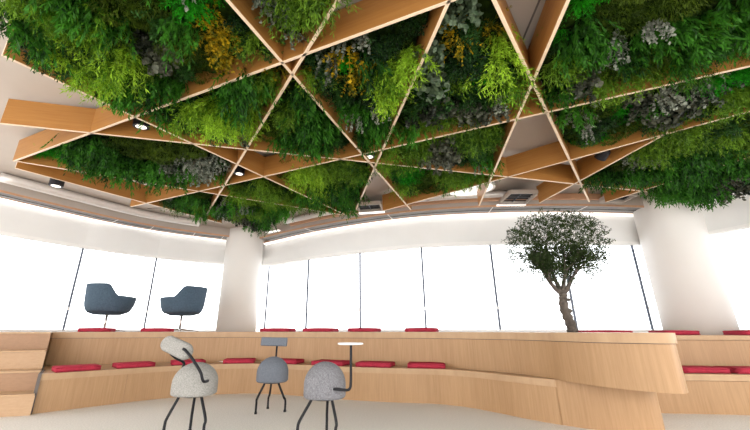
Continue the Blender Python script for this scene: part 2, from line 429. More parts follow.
def stool(loc, rz, mat, label, w, d, h, zb, legs):
    t = tag(empty('stool', loc, rz), label, 'stool')
    bm = dome_mesh(w, d, h); s = link('seat', bm, mat, t, smooth=True); s.location = (0, 0, zb)
    bm = bmesh.new(); tube(bm, [(.1 * math.cos(2 * PI * k / 24), .1 * math.sin(2 * PI * k / 24), zb - .004) for k in range(25)], .008, 8, False)
    link('leg_ring', bm, M['black'], t)
    for (tx, ty), (kx, ky), (fx, fy) in legs:
        bm = bmesh.new()
        pts = cr([(tx, ty, zb + .02), (tx * .97 + .03 * kx, ty * .97 + .03 * ky, zb - .01), (kx, ky, zb * .52), (fx, fy, zb * .36), (fx, fy, .01)], 5)
        tube(bm, pts, .0125, 10); l = link('leg', bm, M['black'], t, smooth=True)
        bm = bmesh.new(); tube(bm, [(fx, fy, 0), (fx, fy, .02)], .016, 12); link('foot', bm, M['black'], l)
    return t
# beige stool with two-armed backrest
s1 = stool((-1.50, 3.62, 0), 0, M['felt_l'], 'beige grey felt stool with two black rods holding a tilted back pad', .395, .35, .28, .34,
           [((-.11, -.05), (-.165, -.10), (-.175, -.11)), ((-.02, .08), (-.055, .15), (-.06, .16)), ((.10, -.07), (.19, -.15), (.19, -.16))])
bm = bmesh.new()
tube(bm, cr([(-.20, .10, .52), (-.185, .12, .60), (-.235, .05, .65), (-.265, -.0, .69), (-.275, -.03, .72)], 5), .0125, 10); link('back_rod', bm, M['black'], s1, smooth=True)
bm = bmesh.new()
tube(bm, cr([(.155, -.10, .47), (.16, -.20, .475), (.155, -.235, .50), (.13, -.24, .56), (.04, -.22, .66), (-.04, -.19, .725), (-.08, -.17, .745)], 5), .0125, 10); link('back_rod', bm, M['black'], s1, smooth=True)
def pad(w, h, th, bend=0):
    bm = bmesh.new(); box(bm, (0, 0, 0), (w, th, h))
    bmesh.ops.bevel(bm, geom=[e for e in bm.edges if abs((e.verts[0].co - e.verts[1].co).y) > th * .5], offset=min(w, h) * .49 if bend else .02, segments=8, affect='EDGES')
    bmesh.ops.bevel(bm, geom=[e for e in bm.edges if e.calc_face_angle(0) > 1.0], offset=th * .35, segments=3, affect='EDGES')
    return bm
bm = bmesh.new()
# bean shaped pad: thick capsule
def capsule_pad(w, h, th, n=28):
    bm = bmesh.new(); rings = []
    for k in range(9):
        a = -PI / 2 + PI * k / 8; y = th / 2 * math.sin(a); g = math.cos(a) ** .6 if 0 < k < 8 else .0
        ring = []
        ins = (1 - g) * th * .42
        for j in range(n):
            t = 2 * PI * j / n; ct, s_ = math.cos(t), math.sin(t)
            ex = w / 2 - ins; ez = h / 2 - ins
            x = (ex - ez) * (1 if ct > 0 else -1) + ez * ct; z = ez * s_
            z -= .10 * (x / w) ** 2 * w      # slight drooping bend
            ring.append(bm.verts.new((x, y, z)))
        rings.append(ring)
    for i in range(8):
        for j in range(n): bm.faces.new((rings[i][j], rings[i][(j + 1) % n], rings[i + 1][(j + 1) % n], rings[i + 1][j]))
    bm.faces.new(rings[0]); bm.faces.new(rings[-1][::-1]); bmesh.ops.recalc_face_normals(bm, faces=bm.faces); return bm
bp = link('backrest', capsule_pad(.335, .15, .09), M['felt_l'], s1, smooth=True)
bp.location = (-.175, -.09, .755); bp.rotation_euler = (math.radians(-15), math.radians(20), math.radians(-12))
# blue grey stool with post backrest
s2 = stool((-1.0, 4.62, 0), 0, M['felt_b'], 'small blue-grey stool with rectangular back pad on a thin post', .37, .34, .28, .325,
           [((-.07, -.07), (-.13, -.13), (-.145, -.09)), ((-.03, .1), (-.06, .19), (-.075, .2)), ((.08, -.03), (.15, -.02), (.165, .03))])
bm = bmesh.new(); tube(bm, cr([(-.015, .17, .42), (-.015, .2, .47), (-.015, .2, .6), (-.01, .19, .74)], 4), .011, 10); link('back_post', bm, M['black'], s2, smooth=True)
bm = bmesh.new(); box(bm, (0, 0, 0), (.335, .045, .105)); bevel(bm, .014, 3); b2 = link('backrest', bm, M['felt_b'], s2, smooth=True)
b2.location = (-.045, .17, .77); b2.rotation_euler = (math.radians(-8), math.radians(1.5), 0)
# mid grey stool with side table
s3 = stool((-.28, 3.5, 0), 0, M['felt_m'], 'speckled grey domed stool with a side rod carrying a small round table', .375, .345, .30, .335,
           [((-.11, -.04), (-.2, -.07), (-.215, -.09)), ((.02, .1), (.01, .19), (.01, .2)), ((.07, -.07), (.115, -.15), (.11, -.16))])
bm = bmesh.new(); tube(bm, cr([(.09, -.15, .425), (.12, -.19, .43), (.20, -.20, .425), (.225, -.2, .435), (.235, -.2, .47), (.236, -.2, .6), (.236, -.2, .785)], 5), .0115, 10); link('table_rod', bm, M['black'], s3, smooth=True)
bm = bmesh.new(); lathe(bm, [(.10, .785), (.112, .789), (.112, .797), (.108, .801)], 36); o = link('table_top', bm, M['table'], s3); o.location = (.232, -.2, 0)

# ------------------------------------------------------------------ tub armchairs on the upper tier
def tub(loc, rz, label, sc=1):
    t = tag(empty('armchair', loc, rz), label, 'armchair', 'blue tub armchairs by the window')
    # local frame: faces +x; back at -x
    bm = bmesh.new(); n = 40; rows = 9
    ang0 = math.radians(42)
    prev = None; grid = []
    for i in range(n + 1):
        a = ang0 + (2 * PI - 2 * ang0) * i / n
        q = abs(a - PI) / (PI - ang0)               # 0 at back, 1 at arm tips
        top = .83 - .20 * min(1, max(0, (q - .33) / .15)) - .03 * max(0, q - .45)
        bot = .33
        col = []
        for j in range(rows + 1):
            f = j / rows; z = bot + (top - bot) * f
            rr = .285 + .07 * min(1, (z - bot) / .14) ** .5 + .07 * max(0, (z - bot - .1)) + .06 * max(0, q - .5) * f
            col.append(Vector((rr * 1.08 * math.cos(a), rr * 1.05 * math.sin(a), z)))
        grid.append(col)
    vo = [[bm.verts.new(c) for c in col] for col in grid]
    vi = [[bm.verts.new(Vector((c.x * .90, c.y * .90, c.z + (.02 if j == 0 else 0)))) for j, c in enumerate(col)] for col in grid]
    for i in range(n):
        for j in range(rows):
            bm.faces.new((vo[i][j], vo[i + 1][j], vo[i + 1][j + 1], vo[i][j + 1])); bm.faces.new((vi[i][j], vi[i][j + 1], vi[i + 1][j + 1], vi[i + 1][j]))
        bm.faces.new((vo[i][rows], vo[i + 1][rows], vi[i + 1][rows], vi[i][rows])); bm.faces.new((vo[i][0], vi[i][0], vi[i + 1][0], vo[i + 1][0]))
    for i in (0, n):
        for j in range(rows): bm.faces.new((vo[i][j], vo[i][j + 1], vi[i][j + 1], vi[i][j]))
    bmesh.ops.recalc_face_normals(bm, faces=bm.faces)
    link('shell', bm, M['shell'], t, smooth=True)
    bm = bmesh.new(); lathe(bm, [(.20, .30), (.26, .325), (.29, .38), (.29, .43), (.27, .455), (.1, .462)], 32); s = link('seat', bm, M['shell'], t, smooth=True); s.scale = (1.1, 1, 1)
    bm = bmesh.new(); tube(bm, [(0, 0, .03), (0, 0, .31)], .021, 14); link('post', bm, M['chrome'], t, smooth=True)
    for k in range(4):
        a = PI / 4 + k * PI / 2; bm = bmesh.new(); tube(bm, [(0, 0, .05), (.15 * math.cos(a), .15 * math.sin(a), .035), (.33 * math.cos(a), .33 * math.sin(a), .014)], [.018, .014, .01], 10)
        link('base_leg', bm, M['chrome'], t, smooth=True)
    t.scale = (sc, sc, sc); return t
tub((-4.36, 6.42, ZU), math.radians(72), 'blue tub armchair seen from behind, nearer the left photo edge', .95)
tub((-3.28, 6.9, ZU), math.radians(157), 'blue tub armchair seen from the side, nearer the corner column', .97)

# ------------------------------------------------------------------ olive tree
tr = tag(empty('olive_tree', (2.72, 4.7, ZU)), 'small olive tree with gnarled trunk standing behind the counter', 'tree')
random.seed(21)
bm = bmesh.new()
tp = cr([(.02, 0, -.0), (.01, .0, .1), (-.01, .01, .2), (-.035, 0, .30), (-.03, 0, .40), (-.02, 0, .45), (-.02, 0, .50)], 4)
tube(bm, tp, [.062 - .016 * k / (len(tp) - 1) + .007 * math.sin(k * 1.9) for k in range(len(tp))], 12)
for bx, bz, br in ((-.075, .34, .028), (-.08, .42, .024), (.02, .26, .03), (.035, .40, .022)):
    r = bmesh.ops.create_icosphere(bm, subdivisions=2, radius=br); bmesh.ops.translate(bm, vec=(bx * .9, -.02, bz), verts=r['verts'])
link('trunk', bm, M['bark'], tr, smooth=True)
tips = []
def branch(bmx, p, dirv, L, r, depth):
    pts = [p]; q = Vector(p); dd = Vector(dirv).normalized(); n = 5
    for k in range(n):
        dd = (dd + Vector((random.uniform(-.25, .25), random.uniform(-.25, .25), random.uniform(-.12, .2)))).normalized()
        q = q + dd * L / n; pts.append(q.copy())
        if depth <= 1: tips.append(q.copy())
    tube(bmx, pts, [r * (1 - .5 * k / n) for k in range(n + 1)], 6 if depth < 3 else 9)
    if depth > 0:
        for k in range(3 if depth > 1 else 4):
            nd = (dd + Vector((random.uniform(-.95, .95), random.uniform(-.95, .95), random.uniform(-.35, .5)))).normalized()
            branch(bmx, pts[-1] if k < 2 else pts[-3], nd, L * .66, r * .5, depth - 1)
bm = bmesh.new()
for dv, L in (((-.75, .1, .75), .30), ((.62, -.1, .8), .34), ((-.25, .3, 1), .3), ((.3, .3, 1), .3)):
    branch(bm, Vector((-.02, 0, .47)), dv, L, .034, 3)
link('branches', bm, M['bark'], tr, smooth=True)
def leafquad(bm, p, d, up, L, w):
    d = d.normalized(); s = d.cross(up)
    if s.length < 1e-3: s = Vector((1, 0, 0))
    s.normalize()
    a = bm.verts.new(p); b = bm.verts.new(p + d * L * .5 + s * w / 2); c = bm.verts.new(p + d * L); e = bm.verts.new(p + d * L * .5 - s * w / 2)
    bm.faces.new((a, b, c, e))
bm = bmesh.new()
def rv(): 
    while True:
        v = Vector((random.uniform(-1, 1), random.uniform(-1, 1), random.uniform(-1, 1)))
        if .05 < v.length < 1: return v
cen = Vector((.0, 0, 1.06))
def in_crown(q):
    d = q - cen
    rx = .62 if d.z > -.25 else .62 - (-.25 - d.z) * .55
    return (abs(d.x) / rx) ** 3.4 + (abs(d.y) / .55) ** 2.6 + (abs(d.z) / .51) ** 4.0 < 1
cnt = 0
for k in range(2500):
    if k % 3 == 0 and tips: q = random.choice(tips) + rv() * .10
    else:
        v = rv(); q = cen + Vector((v.x * .66, v.y * .55, v.z * .54 + .04))
        if q.z < .98 and random.random() < .5: continue
        if q.x < 0 and False: continue
    if not in_crown(q): continue
    d = Vector((random.uniform(-1, 1), random.uniform(-1, 1), random.uniform(-.6, .9))).normalized()
    tube(bm, [q - d * .06, q + d * .07], .0016, 3, False)
    for j in range(9):
        p = q + d * (-.05 + .014 * j); leafquad(bm, p, (rv().normalized() + d * .6), rv(), random.uniform(.024, .04), random.uniform(.009, .014))
for q in [Vector((-.62, 0, 1.15)), Vector((-.58, -.1, 1.22)), Vector((.60, 0, .92)), Vector((.58, .1, .99)), Vector((-.1, 0, .62)), Vector((.45, 0, .62))]:
    for j in range(22): leafquad(bm, q + rv() * .07, rv(), rv(), .03, .011)
link('foliage', bm, M['olive'], tr)

# ------------------------------------------------------------------ wooden ceiling lattice
LN = dict(A=((-3.43, 2.96), (4.18, 4.71)), B=((-4.04, 3.76), (1.6, 1.155)), C=((-4.02, 3.75), (-.14, 5.83)), D=((-4.19, 3.94), (-2.5, 6.28)),
          E=((-3.64, 5.37), (4.3, 1.55)), F=((.45, 5.57), (4.6, 1.86)), G=((2.87, 5.18), (3.15, 3.13)), H=((3.88, 5.15), (5.3, 1.9)),
          I=((-1.07, .95), (.91, 5.52)), J=((.29, .95), (-2.68, 5.95)), K=((-2.57, 2.07), (-.14, 5.84)), L=((.66, .95), (-.05, 5.84)),
          M=((1.16, .95), (1.97, 5.32)), N=((.30, .95), (3.62, 5.14)))
LN['L'] = ((.57 + .62 * (.64 / 4.25), .95), (-.05, 5.84))
LN['N'] = ((.8 - 2.82 * .63 / 3.56, .95), (3.62, 5.14))
ZB, SH, TH = 2.8, .28, .025
lat = tag(empty('ceiling_lattice', (0, 3.5, ZB)), 'crossing oak slats hung from the ceiling as an irregular open lattice', 'ceiling lattice')
bpy.context.view_layer.update()
for k, (a, b) in LN.items():
    v = Vector((b[0] - a[0], b[1] - a[1], 0)); L = v.length
    bm = bmesh.new(); fs = box(bm, (0, 0, SH / 2), (L, TH, SH))
    bmesh.ops.bevel(bm, geom=bm.edges[:], offset=.0025, segments=1, affect='EDGES')
    bm.normal_update()
    for f in bm.faces:
        if f.normal.z < -.7 or abs(f.normal.x) > .7: f.material_index = 1
    o = link('slat', bm, None, lat, mats=[M['slat'], M['slat_edge']])
    o.location = ((a[0] + b[0]) / 2, (a[1] + b[1]) / 2 - 3.5, 0); o.rotation_euler = (0, 0, math.atan2(v.y, v.x))

# ------------------------------------------------------------------ foliage clumps (one source mesh each, several forms)
UPV = Vector((0, 0, 1))
def mk(name, fn, key, seeds):
    out = []
    for s in seeds:
        random.seed(s); bm = bmesh.new(); fn(bm)
        me = bpy.data.meshes.new(name); bm.to_mesh(me); bm.free(); me.materials.append(M[key]); out.append(me)
    return out
def strand_path(d, L, n, grav):
    p = Vector((d.x * .03, d.y * .03, 0)); pts = [p.copy()]; dd = d.copy()
    for k in range(n):
        dd = (dd + Vector((0, 0, -grav)) + rv() * .08).normalized(); p = p + dd * L / n; pts.append(p.copy())
    return pts
def hemi(spread):
    a = random.uniform(0, 2 * PI); t = random.uniform(.1, spread); return Vector((math.sin(t) * math.cos(a), math.sin(t) * math.sin(a), -math.cos(t)))
def flat_strip(bm, pts, w):
    side = rv().normalized(); pr = None
    for i, p in enumerate(pts):
        ww = w * (1 - .8 * i / (len(pts) - 1)); t = (pts[min(i + 1, len(pts) - 1)] - pts[max(0, i - 1)]).normalized(); s = t.cross(side)
        s = s.normalized() if s.length > .01 else Vector((1, 0, 0))
        c = (bm.verts.new(p + s * ww), bm.verts.new(p - s * ww))
        if pr: bm.faces.new((pr[0], pr[1], c[1], c[0]))
        pr = c
def f_fern(n=85, L0=.14, L1=.24, spread=1.45, grav=.14, nl=.024, nw=.0045):
    def fn(bm):
        for _ in range(n):
            pts = strand_path(hemi(spread), random.uniform(L0, L1), 6, grav); flat_strip(bm, pts, .0022)
            for i in range(1, 6):
                t = (pts[i + 1] - pts[i - 1]).normalized()
                for q in range(4):
                    d = (t * .9 + rv().normalized() * .75).normalized()
                    leafquad(bm, pts[i].lerp(pts[i + 1], random.random()), d, rv(), random.uniform(nl * .6, nl * 1.3), nw)
    return fn
def f_willow(bm):
    for _ in range(20):
        pts = strand_path(hemi(1.3), random.uniform(.16, .31), 7, .3); flat_strip(bm, pts, .002)
        for i in range(1, 8):
            t = (pts[min(7, i + 1)] - pts[i - 1]).normalized()
            for q in range(3):
                leafquad(bm, pts[i - 1].lerp(pts[i], random.random()), (t + rv().normalized() * .7 + Vector((0, 0, -.25))).normalized(), rv(), random.uniform(.04, .075), random.uniform(.009, .015))
def f_box(bm):
    for _ in range(30):
        d = hemi(1.5); pts = strand_path(d, random.uniform(.09, .17), 4, .1); flat_strip(bm, pts, .0025)
        for i in range(1, 5):
            for q in range(6):
                leafquad(bm, pts[i] + rv() * .02, rv() + d * .6, rv(), random.uniform(.016, .03), random.uniform(.009, .016))
def disc_leaf(bm, p, nrm, r):
    nrm = nrm.normalized(); a = nrm.orthogonal().normalized(); b = nrm.cross(a)
    bm.faces.new([bm.verts.new(p + (a * math.cos(2 * PI * k / 7) + b * math.sin(2 * PI * k / 7) * .85) * r) for k in range(7)])
def f_euc(r0, r1, n=11, L=.24):
    def fn(bm):
        for _ in range(n):
            pts = strand_path(hemi(1.25), random.uniform(L * .6, L), 7, .25); flat_strip(bm, pts, .0025)
            for i in range(1, 8):
                for q in range(2 if r1 > .022 else 4):
                    disc_leaf(bm, pts[i] + rv() * r1 * 1.1, rv(), random.uniform(r0, r1))
    return fn
def f_gold(bm):
    for _ in range(16):
        pts = strand_path(hemi(1.4), random.uniform(.12, .21), 5, .08); flat_strip(bm, pts, .003)
        for i in range(1, 6):
            t = (pts[i] - pts[i - 1]).normalized()
            for q in range(3):
                d = (t + rv().normalized() * .8).normalized(); p = pts[i]; L = random.uniform(.025, .045)
                leafquad(bm, p, d, rv(), L, .012)
                for z in (-1, 1): leafquad(bm, p + d * L * .4, (d + d.orthogonal().normalized() * z * .8), rv(), L * .5, .009)
def f_moss(bm):
    for _ in range(420):
        a = random.uniform(0, 2 * PI); rr = .14 * math.sqrt(random.random()); p = Vector((rr * math.cos(a), rr * math.sin(a), -.06 * (1 - (rr / .14) ** 2)))
        leafquad(bm, p, (hemi(1.2) + p * 3).normalized(), rv(), random.uniform(.018, .04), .006)
VAR = {
    'g': ('feathery_fern', mk('feathery_fern', f_fern(50, .18, .34, 1.35, .16, .042, .0072), 'g', (1, 2, 3))),
    'f': ('feathery_fern', mk('feathery_fern', f_fern(56, .14, .27, 1.35, .14, .036, .0066), 'f', (4, 5, 6))),
    'w': ('willow_foliage', mk('willow_foliage', f_willow, 'w', (7, 8, 9))),
    'd': ('boxwood_foliage', mk('boxwood_foliage', f_box, 'd', (10, 11))),
    'b': ('bright_green_fern', mk('bright_green_fern', f_fern(80, .08, .16, 1.5, .05, .02, .005), 'b', (12, 13))),
    'e': ('silver_eucalyptus', mk('silver_eucalyptus', f_euc(.007, .0135, 10, .22), 'e', (14, 15, 16))),
    'k': ('dark_leaf_foliage', mk('dark_leaf_foliage', f_euc(.012, .021, 12), 'k', (17, 18))),
    'r': ('round_leaf_eucalyptus', mk('round_leaf_eucalyptus', f_euc(.02, .034, 9, .28), 'r', (19, 20))),
    'y': ('golden_foliage', mk('golden_foliage', f_gold, 'y', (21, 22, 23))),
    'm': ('moss_tuft', mk('moss_tuft', f_moss, 'm', (24, 25))),
}
# species patches of the planting, in metres on the ceiling plane
PATCH = [
    (-2.22,1.74,"w"), (-2.38,1.99,"w"), (-2.13,1.90,"g"), (-1.92,2.08,"g"), (-1.88,2.32,"g"), (-2.14,2.36,"g"), (-2.00,1.86,"g"), (-2.14,2.18,"g"), (-2.49,2.43,"w"), (-2.21,2.56,"w"), (-1.86,2.41,"d"), (-1.88,2.67,"w"), (-1.76,1.73,"w"), (-2.15,2.67,"w"), (-1.64,2.47,"w"), (-2.40,2.47,"w"),
    (-2.06,1.78,"f"), (-1.76,1.82,"g"), (-2.17,2.08,"g"), (-1.91,2.13,"g"), (-1.93,1.90,"f"), (-1.45,1.74,"m"), (-2.43,2.08,"d"), (-2.39,2.35,"w"), (-2.06,2.47,"w"),
    (-1.74,2.35,"f"), (-1.31,1.78,"m"), (-1.01,1.69,"b"), (-1.14,1.70,"e"), (-1.41,2.04,"k"), (-1.57,2.18,"f"), (-1.63,2.04,"m"), (-0.94,1.82,"y"), (-0.93,1.99,"y"),
    (-1.07,2.18,"y"), (-1.20,2.04,"m"), (-1.28,2.41,"m"), (-1.35,2.29,"d"), (-1.97,2.67,"w"), (-2.68,2.41,"w"), (-2.32,2.54,"w"), (-1.47,2.29,"d"), (-1.75,1.95,"g"),
    (-2.10,2.24,"g"), (-1.94,2.29,"g"), (-2.22,1.74,"f"), (-2.16,1.78,"w"), (-1.29,1.86,"d"), (-0.77,1.82,"d"), (-0.84,2.04,"d"), (-1.23,2.60,"y"), (-1.08,2.67,"w"),
    (-1.32,2.82,"g"), (-1.49,2.90,"g"), (-1.64,2.82,"d"), (-1.66,3.08,"d"), (-1.32,3.11,"m"), (-1.29,3.23,"k"), (-0.93,2.47,"w"), (-0.81,2.47,"w"), (-1.16,2.90,"g"),
    (-1.87,2.99,"d"), (-0.83,2.75,"f"), (-0.68,1.73,"d"), (-0.56,1.73,"e"), (-0.54,1.82,"e"), (-0.54,1.95,"e"), (-0.37,1.82,"f"), (-0.23,1.74,"f"), (-0.63,1.95,"d"),
    (-0.40,1.99,"f"), (-0.42,1.74,"f"), (-0.48,2.54,"w"), (-0.68,2.90,"f"), (-0.88,3.17,"m"), (-0.45,2.99,"w"), (-0.27,3.17,"w"), (-0.12,3.37,"d"), (-0.71,3.37,"w"),
    (-0.51,3.48,"w"), (-0.19,2.08,"e"), (-0.04,2.02,"e"), (0.13,1.97,"k"), (0.03,2.16,"b"), (-0.36,2.29,"y"), (-0.20,2.25,"y"), (-0.09,2.27,"y"), (0.32,2.08,"m"),
    (0.27,1.90,"d"), (0.42,1.82,"d"), (0.43,2.24,"g"), (0.32,2.41,"g"), (-0.22,2.47,"d"), (-0.05,2.60,"d"), (-0.10,2.82,"e"), (0.13,2.67,"e"), (0.31,2.70,"e"),
    (0.19,3.02,"w"), (0.37,2.47,"g"), (-0.06,3.02,"m"), (0.35,3.13,"w"), (0.09,3.27,"w"), (0.14,2.18,"d"), (0.52,1.95,"r"), (0.62,2.08,"r"), (0.67,2.32,"r"),
    (0.76,1.82,"d"), (0.79,1.99,"y"), (0.74,2.13,"y"), (0.85,1.90,"y"), (0.65,1.78,"r"), (0.94,1.86,"y"), (1.08,1.99,"g"), (1.20,2.10,"g"), (1.18,2.24,"g"),
    (1.32,2.35,"g"), (1.05,2.39,"b"), (0.75,2.67,"k"), (0.69,2.82,"k"), (1.02,2.67,"k"), (1.17,2.60,"d"), (1.12,2.86,"k"), (1.39,2.95,"e"), (1.42,2.67,"e"),
    (0.84,3.08,"f"), (1.03,3.02,"f"), (0.66,3.17,"f"), (0.84,2.21,"d"), (0.56,2.35,"r"), (0.55,2.56,"d"), (0.79,2.47,"d"), (1.09,3.27,"f"), (0.69,3.37,"f"),
    (0.96,3.59,"k"), (1.26,3.79,"k"), (0.56,3.59,"f"), (0.38,3.79,"f"), (1.38,3.33,"f"), (1.45,3.71,"d"), (1.57,3.27,"m"), (1.51,4.06,"e"), (0.44,4.18,"w"),
    (0.75,4.30,"b"), (1.01,4.43,"m"), (1.27,4.37,"f"), (1.63,4.43,"f"), (0.64,4.79,"d"), (0.93,5.21,"w"), (1.17,4.87,"m"), (1.50,4.72,"w"), (0.30,4.06,"w"),
    (-1.13,4.54,"m"), (-0.89,4.37,"m"), (-0.62,4.37,"g"), (-0.34,4.27,"f"), (-0.08,4.12,"f"), (-0.68,4.87,"w"), (-0.39,4.87,"w"), (-0.08,4.61,"w"), (-0.18,5.34,"w"),
    (-0.82,4.79,"m"), (-1.73,4.68,"m"), (-1.48,4.79,"f"), (-1.15,4.99,"f"), (-0.90,5.34,"f"), (-1.68,4.99,"f"), (-2.06,5.34,"e"), (-2.33,5.96,"d"), (-1.84,5.80,"f"),
    (-2.12,6.14,"k"), (-1.66,5.91,"w"), (-1.14,5.80,"w"), (-2.38,6.66,"w"), (-1.51,6.26,"w"), (-3.24,5.34,"d"), (-3.15,5.49,"e"), (-2.85,5.44,"d"), (-2.46,5.21,"w"),
    (-2.81,5.85,"w"), (-2.27,5.21,"m"), (-3.15,3.52,"w"), (-3.53,3.64,"b"), (-2.92,3.59,"w"), (-2.51,3.48,"m"), (-2.15,3.43,"m"), (-2.01,3.59,"m"), (-2.97,3.84,"w"),
    (-3.24,3.97,"w"), (-2.81,3.97,"w"), (-2.67,4.18,"w"), (-3.18,4.37,"w"), (-2.15,4.18,"e"), (-1.89,4.00,"e"), (-1.72,3.97,"e"), (-2.47,4.43,"e"), (-2.10,4.54,"m"),
    (-2.11,4.79,"m"), (-2.83,4.72,"e"), (-3.53,3.79,"b"), (1.42,1.82,"b"), (1.53,1.78,"b"), (1.64,1.76,"m"), (1.88,1.73,"m"), (1.93,1.89,"e"), (2.03,1.84,"e"),
    (2.33,1.95,"w"), (2.49,1.90,"w"), (2.44,1.74,"w"), (2.58,1.84,"e"), (1.51,2.10,"d"), (1.58,2.04,"w"), (1.77,2.16,"f"), (1.86,2.08,"w"), (1.68,2.41,"k"),
    (1.93,2.56,"k"), (1.62,2.54,"w"), (1.94,2.32,"m"), (2.06,2.21,"m"), (2.36,2.39,"f"), (2.54,2.27,"f"), (2.72,2.13,"f"), (2.27,2.08,"m"), (2.06,2.50,"f"),
    (1.81,1.95,"w"), (2.09,2.13,"w"), (2.08,1.74,"m"), (2.28,1.82,"w"), (1.88,2.78,"k"), (2.09,2.86,"e"), (2.22,2.86,"m"), (2.38,2.90,"e"), (2.51,2.86,"b"),
    (2.59,2.75,"k"), (2.64,2.63,"e"), (2.80,3.02,"m"), (2.34,3.33,"m"), (2.50,3.17,"d"), (2.74,3.21,"m"), (2.94,2.63,"k"), (2.96,2.54,"e"), (2.95,2.79,"k"),
    (3.18,2.47,"b"), (3.16,2.35,"b"), (3.25,2.67,"f"), (2.41,3.54,"b"), (3.02,3.02,"f"), (1.95,2.99,"k"), (3.33,4.43,"w"), (3.43,4.18,"w"), (3.13,3.97,"m"),
    (3.43,3.84,"e"), (3.72,4.43,"e"), (3.81,4.18,"w"), (3.47,3.59,"f"), (3.61,3.37,"f"), (3.74,3.17,"f"), (3.81,3.02,"m"), (3.91,3.84,"w"), (3.92,3.59,"w"),
    (4.15,3.59,"w"), (4.20,3.37,"f"), (4.07,4.18,"w"), (4.74,4.79,"w"), (4.86,4.61,"w"), (4.65,5.03,"w"), (5.38,5.34,"w"), (5.00,4.43,"k"), (5.01,4.18,"k"),
    (4.71,3.97,"w"), (5.57,4.72,"k"), (5.37,4.99,"w"),
]

def isect(a, b):
    (x1, y1), (x2, y2) = LN[a]; (x3, y3), (x4, y4) = LN[b]
    d = (x1 - x2) * (y3 - y4) - (y1 - y2) * (x3 - x4)
    p = x1 * y2 - y1 * x2; q = x3 * y4 - y3 * x4
    return ((p * (x3 - x4) - (x1 - x2) * q) / d, (p * (y3 - y4) - (y1 - y2) * q) / d)
def at_y(k, y):
    (x1, y1), (x2, y2) = LN[k]; t = (y - y1) / (y2 - y1); return (x1 + t * (x2 - x1), y)
X = isect
PANELS = [
    ('planted ceiling panel at the top left with long lime ferns', [LN['K'][0], X('K', 'B'), X('B', 'I'), LN['I'][0], (-1.7, .95)]),
    ('small triangular planted ceiling panel at the top with silver and feathery plants', [X('B', 'I'), X('B', 'J'), LN['J'][0], LN['I'][0]]),
    ('planted ceiling panel above the small black spotlight at left, with golden leaves', [X('K', 'B'), X('B', 'I'), X('I', 'J'), X('J', 'A'), X('A', 'K')]),
    ('dark green triangular planted ceiling panel left of centre with hanging willow leaves', [X('I', 'J'), X('J', 'A'), X('A', 'E'), X('E', 'I')]),
    ('planted ceiling panel at top centre with golden leaves and silver sprigs', [X('B', 'J'), X('B', 'L'), X('L', 'E'), X('E', 'I'), X('I', 'J')]),
    ('planted ceiling panel right of centre with round-leaved eucalyptus and golden leaves', [X('L', 'B'), X('B', 'N'), X('N', 'M'), X('M', 'E'), X('E', 'L')]),
    ('largest planted ceiling panel, filling the top right corner', [LN['M'][1][0:0] or at_y('M', .95), X('M', 'N'), X('N', 'E'), LN['E'][1], (3.6, .95)]),
    ('long narrow planted ceiling panel at right with dark and silver leaves', [X('N', 'E'), X('N', 'F'), LN['F'][1], LN['E'][1]]),
    ('planted ceiling panel at lower right, hanging low above the olive tree side', [X('A', 'N'), X('F', 'G'), LN['F'][1], LN['H'][1], X('H', 'A')]),
    ('planted ceiling panel at the far right edge spilling over the column', [X('H', 'A'), LN['H'][1], (6.0, 2.6), (5.9, 4.6), (5.45, 5.2), (4.45, 5.0)]),
    ('planted ceiling panel over the windows right of centre with a vivid green patch', [X('A', 'I'), X('A', 'M'), X('M', 'F'), X('F', 'I')]),
    ('narrow planted ceiling panel in the middle with dark sprigs', [X('E', 'L'), X('E', 'M'), X('A', 'M'), X('A', 'L')]),
    ('planted ceiling panel above the middle windows with drooping willow tips', [X('K', 'E'), X('E', 'A'), X('A', 'L'), X('L', 'K')]),
    ('slender mossy ceiling panel left of the middle with light ferns', [X('E', 'J'), X('E', 'K'), X('K', 'C'), X('C', 'J')]),
    ('planted ceiling panel at left over the armchairs with silver sprigs', [X('B', 'A'), X('A', 'K'), X('K', 'J'), X('J', 'E'), X('E', 'C'), X('C', 'B')]),
    ('small planted ceiling panel at left nearest the corner column, dark grassy', [X('E', 'C'), X('C', 'J'), X('J', 'D'), X('D', 'E')]),
    ('planted ceiling panel reaching out above the corner column', [X('C', 'J'), (-.75, 5.42), (-1.95, 6.75), X('J', 'D')]),
]
def inside(P, x, y, m):
    """signed distance to a convex polygon's edges, all greater than m"""
    ar = sum(P[i][0] * P[(i + 1) % len(P)][1] - P[(i + 1) % len(P)][0] * P[i][1] for i in range(len(P)))
    s = 1 if ar > 0 else -1
    for i in range(len(P)):
        (x1, y1), (x2, y2) = P[i], P[(i + 1) % len(P)]; l = math.hypot(x2 - x1, y2 - y1)
        if l < 1e-6: continue
        if s * ((x2 - x1) * (y - y1) - (y2 - y1) * (x - x1)) / l < m: return False
    return True
random.seed(99)
nclump = 0
